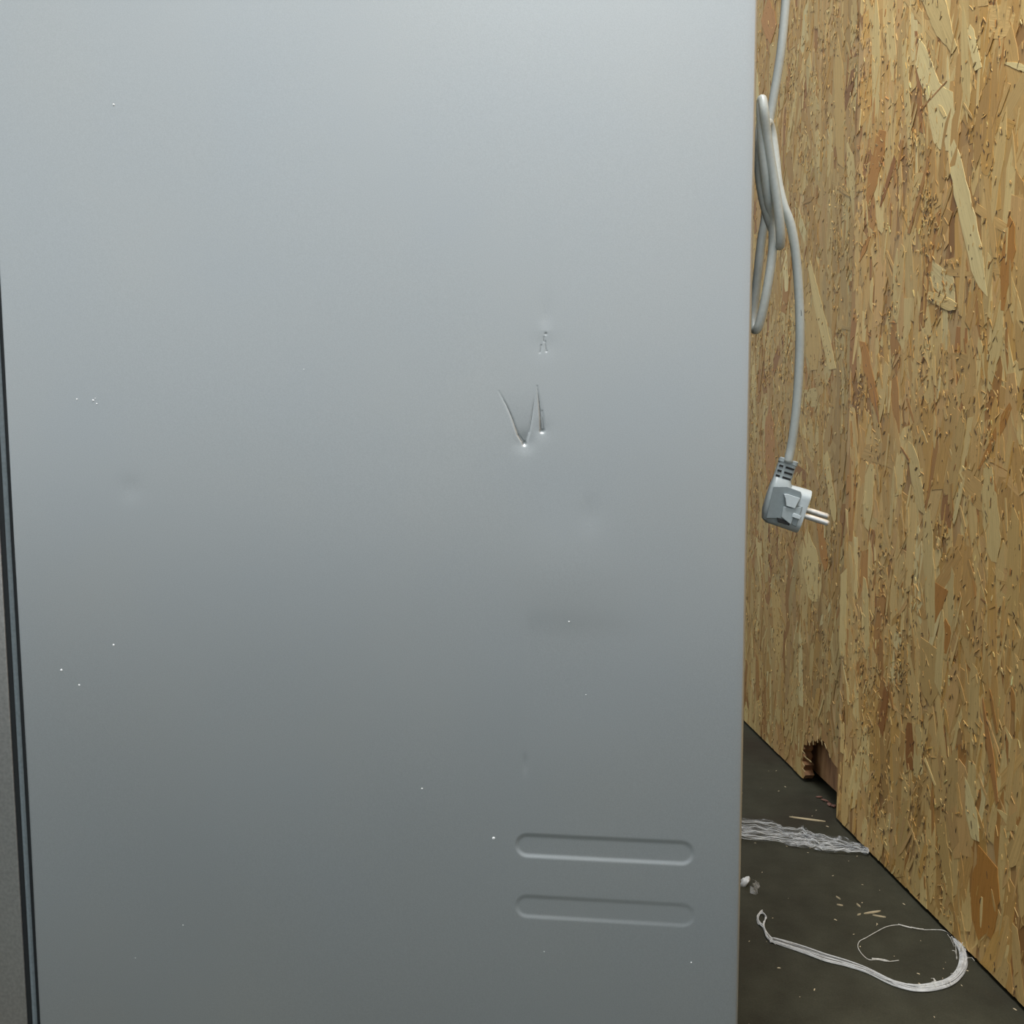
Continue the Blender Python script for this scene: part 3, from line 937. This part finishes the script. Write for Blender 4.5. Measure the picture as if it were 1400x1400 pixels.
# bend relief with two columns of slots
rel = [rrect(-36, -20, -7.0, 7.0, 21, 3.2), rrect(-36, -20, -6.6, 6.6, 36, 3.0), rrect(-36.4, -19.4, -7.2, 7.2, 36.4, 3), rrect(-36.4, -19.4, -7.2, 7.2, 39.6, 3), rrect(-35.6, -20.2, -6.4, 6.4, 40.4, 3)]
relief = MB().loft([plug_xf(q) for q in rel]).build('bend_relief', M_plug, cord, smooth='angle')
for zz in (32.6, 28.0, 23.4):
    for x0, x1 in ((-34.6, -31.0), (-28.6, -21.2)):
        r0 = plug_xf([(x0, -7.35, zz - .8), (x1, -7.35, zz - .8), (x1, -7.35, zz + .9), (x0, -7.35, zz + .9)])
        r1 = plug_xf([(x0, -5, zz - .8), (x1, -5, zz - .8), (x1, -5, zz + .9), (x0, -5, zz + .9)])
        MB().loft([r0, r1]).build('relief_slot', M_slot, relief)
# the two round pins
for py_, pz_ in ((-9.0, -3.2), (9.0, 2.6)):
    ax = [pt(-2, py_, pz_), pt(20, py_, pz_), pt(21.5, py_, pz_), pt(22.4, py_, pz_)]
    MB().tube(ax, [2.6 * sc, 2.6 * sc, 2.1 * sc, 1.0 * sc], 18).build('pin', M_pin, cord, smooth='angle')

# ------------------------------------------------------------------ litter on the floor
# crumpled clear wrap
top = [(1000, 1122), (1017, 1126), (1040, 1129), (1062, 1134), (1085, 1139), (1096, 1136), (1103, 1142), (1120, 1147), (1140, 1152), (1160, 1158), (1178, 1163), (1188, 1169)]
bot = [(1000, 1148), (1017, 1152), (1040, 1154), (1062, 1155), (1085, 1160), (1100, 1163), (1115, 1165), (1130, 1168), (1148, 1169), (1165, 1170), (1178, 1170), (1187, 1172)]
FO2 = on_floor(1095, 1150)
film = empty('plastic_wrap', (FO2.x, FO2.y, 0))
tag(film, 'crumpled clear plastic wrap strip on the floor between fridge and wall', 'plastic wrap')
T = catmull([tuple(on_floor(*p)) for p in top], 6); B = catmull([tuple(on_floor(*p)) for p in bot], 6)
def film_sheet(seed, lift, f0, f1, amp, rows=16):
    mbf = MB()
    m = len(T)
    for i in range(m):
        for j in range(rows):
            t = f0 + (f1 - f0) * j / (rows - 1)
            p = T[i] * (1 - t) + B[i] * t
            q = Vector((p[0] * 14, p[1] * 30, seed))
            w = noise.noise(Vector((i * 0.05, j * 0.55, seed))) + 0.5 * noise.noise(Vector((i * 0.16, j * 1.1, seed + 5)))
            z = 0.002 + lift + amp * max(0.0, abs(w))
            mbf.v.append((p[0] - FO2.x + 0.002 * noise.noise(q), p[1] - FO2.y + 0.004 * noise.noise(q + Vector((3, 3, 3))), z))
    for i in range(m - 1):
        for j in range(rows - 1):
            a = i * rows + j
            mbf.f.append((a, a + 1, a + rows + 1, a + rows))
    return mbf
film_sheet(1.3, 0.0, 0.0, 1.0, 0.012).build('film_layer', M_film, film)
film_sheet(7.7, 0.003, 0.03, 0.55, 0.013).build('film_layer', M_film, film)
film_sheet(4.1, 0.004, 0.5, 0.98, 0.011).build('film_layer', M_film, film)
mbf = MB()
for k, (t, ph) in enumerate(((0.0, 0), (0.98, 1), (0.9, 2), (0.55, 3), (0.06, 4), (0.78, 5), (0.3, 6), (0.42, 7), (0.66, 8), (0.94, 9))):
    pl = []
    for i in range(0, len(T), 2):
        tt = min(1, max(0, t + 0.12 * noise.noise(Vector((i * 0.11, ph * 3.3, 0)))))
        p = T[i] * (1 - tt) + B[i] * tt
        pl.append((p[0] - FO2.x, p[1] - FO2.y, 0.006 + 0.008 * abs(noise.noise(Vector((i * 0.15, ph, 2))))))
    mbf.tube(pl, [(0.0004 + 0.0014 * max(0, noise.noise(Vector((i * .22, ph * 1.7, 9))))) for i in range(len(pl))], 5)
mbf.build('film_fold', M_strap, film)

# white fibrous strap, curling from the fridge side to the foot of the wall
rp = [(1053, 1286, 9), (1071, 1291.5, 12), (1097, 1300, 13), (1128, 1311, 14), (1157, 1319, 11), (1186, 1329, 9), (1211, 1341, 10), (1228, 1348, 10), (1251, 1353, 10), (1274, 1351.5, 11),
      (1297, 1345, 10), (1310, 1334, 10), (1316.5, 1320, 10), (1316.5, 1305, 8), (1311, 1293, 8), (1303, 1285, 6)]
RO = on_floor(1200, 1330)
strap = empty('plastic_strap', (RO.x, RO.y, 0))
tag(strap, 'frayed white plastic strap curling over the floor to the foot of the wall', 'strap')
pc = catmull([(*on_floor(a, b)[:2], w * on_floor(a, b).y / F) for a, b, w in rp], 7)
def ribbon_path(off, ph, rr, head=None, tail=None):
    o = []
    m = len(pc)
    for i, p in enumerate(pc):
        a = pc[max(i - 1, 0)]; b = pc[min(i + 1, m - 1)]
        t = np.array([b[0] - a[0], b[1] - a[1]]); t /= np.linalg.norm(t)
        nn = np.array([-t[1], t[0]])
        u = off + 0.22 * math.sin(i * 0.09 + ph) + 0.18 * noise.noise(Vector((i * 0.07, ph, 0)))
        w = p[2] * 0.5 * max(-1, min(1, u))
        hgt = 0.0016 + 0.0045 * (1 - u * u) * (0.5 + 0.5 * math.sin(ph * 7 + i * 0.06)) if abs(u) < 1 else 0.0016
        o.append((p[0] + nn[0] * w - RO.x, p[1] + nn[1] * w * 1.2 - RO.y, hgt))
    return o
mbs = MB()
for k in range(30):
    off = -0.95 + 1.9 * k / 29
    pl = ribbon_path(off, k * 1.7, 0)
    edge = abs(off) > 0.8 or k % 6 == 0
    i0 = random.randrange(0, 6) if edge else random.randrange(int(len(pl) * 0.34), int(len(pl) * 0.62)); i1 = len(pl) - random.randrange(0, 8)
    mbs.tube(pl[i0:i1], random.uniform(0.0005, 0.0011), 5)
mbs.build('fibre_bundle', M_strap, strap, smooth=True)
mb = MB()
rib_e = [ribbon_path(o_, 2.3, 0) for o_ in (-0.85, -0.3, 0.3, 0.85)]
for i in range(len(pc)):
    mb.v += [r_[i] for r_ in rib_e]
for i in range(len(pc) - 1):
    for j in range(3):
        a = i * 4 + j
        mb.f.append((a, a + 1, a + 5, a + 4))
mb.build('thin_film', M_foil, strap, smooth=True)
def fl_path(lst, z=0.0015, o=RO): return [tuple(Vector(on_floor(a, b)) - Vector((o.x, o.y, 0)) + Vector((0, 0, z))) for a, b in lst]
for lp in ([(1056, 1288), (1047, 1276), (1044, 1266), (1047, 1258), (1045, 1252), (1040, 1250), (1036, 1256), (1037.5, 1264), (1043, 1268), (1047, 1278), (1054, 1290)],
           [(1060, 1292), (1049, 1284), (1044, 1271), (1038, 1264), (1035.5, 1257), (1039, 1251), (1042, 1247)]):
    mb = MB()
    for j in range(4):
        jit = [(a + random.uniform(-1, 1), b + random.uniform(-1, 1)) for a, b in lp]
        mb.tube(catmull(fl_path(jit, 0.0012 + 0.0008 * j), 6), 0.0007, 5)
    mb.build('looped_end', M_strap, strap, smooth=True)
def wob(lst, k): return [(a + random.uniform(-k, k), b + random.uniform(-k, k)) for a, b in lst]
thr = [(1300, 1279), (1290, 1273), (1276, 1272), (1262, 1272), (1250, 1270), (1238, 1267), (1227, 1265.5), (1212, 1268), (1198, 1275), (1184, 1283), (1175, 1288), (1173, 1296), (1179, 1306), (1188, 1313), (1200, 1313), (1214, 1315.5), (1229, 1314)]
MB().tube(catmull(fl_path(thr, 0.001), 6), 0.00055, 5).build('loose_fibre', M_thread, strap, smooth=True)
for lp in ([(1245, 1269), (1254, 1271), (1263, 1272)], [(1192, 1312), (1205, 1313), (1216, 1316)], [(1228, 1265), (1238, 1268), (1247, 1270)]):
    MB().tube(catmull(fl_path(lp, 0.0015), 5), 0.0009, 5).build('loose_fibre', M_thread, strap, smooth=True)
for j in range(16):                      # whiskers at the torn end
    a0, b0 = random.uniform(1300, 1320), random.uniform(1283, 1315)
    da, db = random.uniform(-14, 7), random.uniform(-10, 10)
    p0, p1 = on_floor(a0, b0), on_floor(a0 + da, b0 + db)
    if (p1 - P_base2).dot(WN) < 0.004: continue
    if (p0 - P_base2).dot(WN) < 0.004: continue
    m_ = (p0 + p1) / 2
    o_ = Vector((RO.x, RO.y, 0))
    MB().tube(catmull([tuple(p0 - o_ + Vector((0, 0, .002))), tuple(m_ - o_ + Vector((0, 0, .012))), tuple(p1 - o_ + Vector((0, 0, random.uniform(.004, .022))))], 5), 0.0005, 4).build('whisker', M_thread, strap, smooth=True)
for j in range(26):                      # fuzz along the whitest stretch
    i = random.randrange(60, len(pc) - 4)
    p = pc[i]
    a = random.uniform(0, 6.28); l = random.uniform(.004, .010)
    q0 = Vector((p[0] - RO.x + random.uniform(-.004, .004), p[1] - RO.y + random.uniform(-.004, .004), .004))
    MB().tube([q0, q0 + Vector((l * math.cos(a) * .6, l * math.sin(a) * .6, .003)), q0 + Vector((l * math.cos(a), l * math.sin(a), .001))], 0.0004, 4).build('whisker', M_thread, strap)

# wood splinters on the floor
def splinter(p, q, wpx, label, mat=M_sliver, name='wood_splinter'):
    a, b = on_floor(*p), on_floor(*q)
    c = (a + b) / 2
    w = wpx * c.y / F
    d = (b - a); L = d.length; d.normalize(); nrm = Vector((-d.y, d.x, 0))
    rings = []
    for t, k in ((0, .15), (.15, .7), (.5, 1), (.8, .8), (1, .12)):
        m_ = d * (L * (t - .5))
        hw = w * .5 * k
        rings.append([tuple(m_ + nrm * u + Vector((0, 0, z))) for u, z in ((-hw, 0.0), (hw, 0.0), (hw * .8, .0014), (-hw * .8, .0018))])
    o = MB().loft(rings).build(name, mat)
    o.location = c
    tag(o, label, 'splinter', 'pale wood splinters on the dark floor')
splinter((1079, 1117), (1128.5, 1123.5), 4.0, 'longest pale wood splinter, lying above the clear wrap strip')
splinter((1181, 1249.5), (1204, 1246), 3.4, 'pale wood splinter, widest of the cluster above the looping thread')
splinter((1193, 1251.5), (1211, 1254.5), 2.4, 'thin splinter just below the widest splinter of the cluster above the thread')
splinter((1171, 1236), (1176.5, 1240.5), 2.4, 'short splinter at the top of the cluster above the looping thread')
splinter((1144, 1237), (1152.5, 1238.5), 2.2, 'short splinter left of the cluster, lower of the two leftmost')
splinter((1143, 1226), (1149, 1230), 2.0, 'short splinter left of the cluster, upper of the two leftmost')
splinter((1172, 1251.5), (1177, 1250), 2.0, 'tiny splinter at the left tip of the widest splinter')
# reddish crumbs swept against the broken corner
for i, (p, r_) in enumerate((((1121, 1091), .004), ((1128, 1096), .005), ((1134, 1101), .006), ((1140, 1104), .005))):
    c = on_floor(*p)
    o = bead('wood_crumb', (0, 0, 0), r_, M_redchip, None, 0.8, 40 + i, 7, 4, 0.6)
    o.rotation_euler = (math.pi / 2, 0, i * .7)
    o.scale = ((1.4, 0.5, 0.8), (0.6, 0.55, 1.3), (1.2, 0.45, 0.7), (0.8, 0.6, 1.1))[i]
    o.location = (c.x, c.y, r_ * (0.4, 0.44, 0.36, 0.48)[i])
    tag(o, ['red-brown crumb farthest along the row below the broken hole', 'second red-brown crumb from the far end below the broken hole',
            'third red-brown crumb from the far end below the broken hole', 'red-brown crumb nearest the near board, below the broken hole'][i], 'crumb', 'wood crumbs below the hole')
# scrap of white foam with a curl of film beside the fridge
c = on_floor(1018.5, 1211)
fm = empty('foam_scrap', (c.x, c.y, 0))
tag(fm, 'white foam scrap with a curl of clear film on the floor beside the fridge edge', 'scrap')
o = bead('foam_lump', (0, 0, 0), 0.0075, M_white, fm, 0.7, 77, 9, 6, 0.5)
o.location = (0, 0, 0.0062); o.rotation_euler = (0.3, 0.5, 0.2); o.scale = (.8, 1, 1.25)
mb = MB()
for k in range(14):
    a = -1.9 + 3.6 * k / 13
    rr = 0.014 + 0.003 * math.sin(k)
    for q in range(4):
        mb.v.append(((rr - q * .0025) * math.cos(a) + .006, (rr * 1.5 - q * .003) * math.sin(a) - .003, 0.0008 + q * .0022 + 0.001 * math.sin(k * 1.7)))
for k in range(13):
    for q in range(3):
        a = k * 4 + q
        mb.f.append((a, a + 1, a + 5, a + 4))
mb.build('film_curl', M_foil, fm, smooth=True)

# dust and grit nobody could count
mb = MB()
rr = random.Random(5)
for k in range(150):
    s = rr.uniform(-0.7, 0.9); dd = abs(rr.gauss(0, 0.22)) + 0.004
    p = P_base2 + wd * s + WN * dd
    if (p - FO).dot(FX) < 0.02 and (p - FO).dot(FY) > -0.02: continue
    sz = rr.uniform(0.0003, 0.0007)
    a = rr.uniform(0, 3.1); L = sz * rr.uniform(1, 4)
    ca, sa = math.cos(a), math.sin(a)
    b = len(mb.v)
    for u, v in ((-L, -sz), (L, -sz), (L, sz), (-L, sz)):
        mb.v.append((p.x + u * ca - v * sa, p.y + u * sa + v * ca, 0.0))
    mb.v.append((p.x, p.y, sz * 1.3))
    mb.f += [(b, b + 1, b + 4), (b + 1, b + 2, b + 4), (b + 2, b + 3, b + 4), (b + 3, b, b + 4), (b + 3, b + 2, b + 1, b)]
g = mb.build('floor_dust', M_sliver)
tag(g, 'pale dust and grit scattered on the dark floor by the wall', 'dust', kind='stuff')
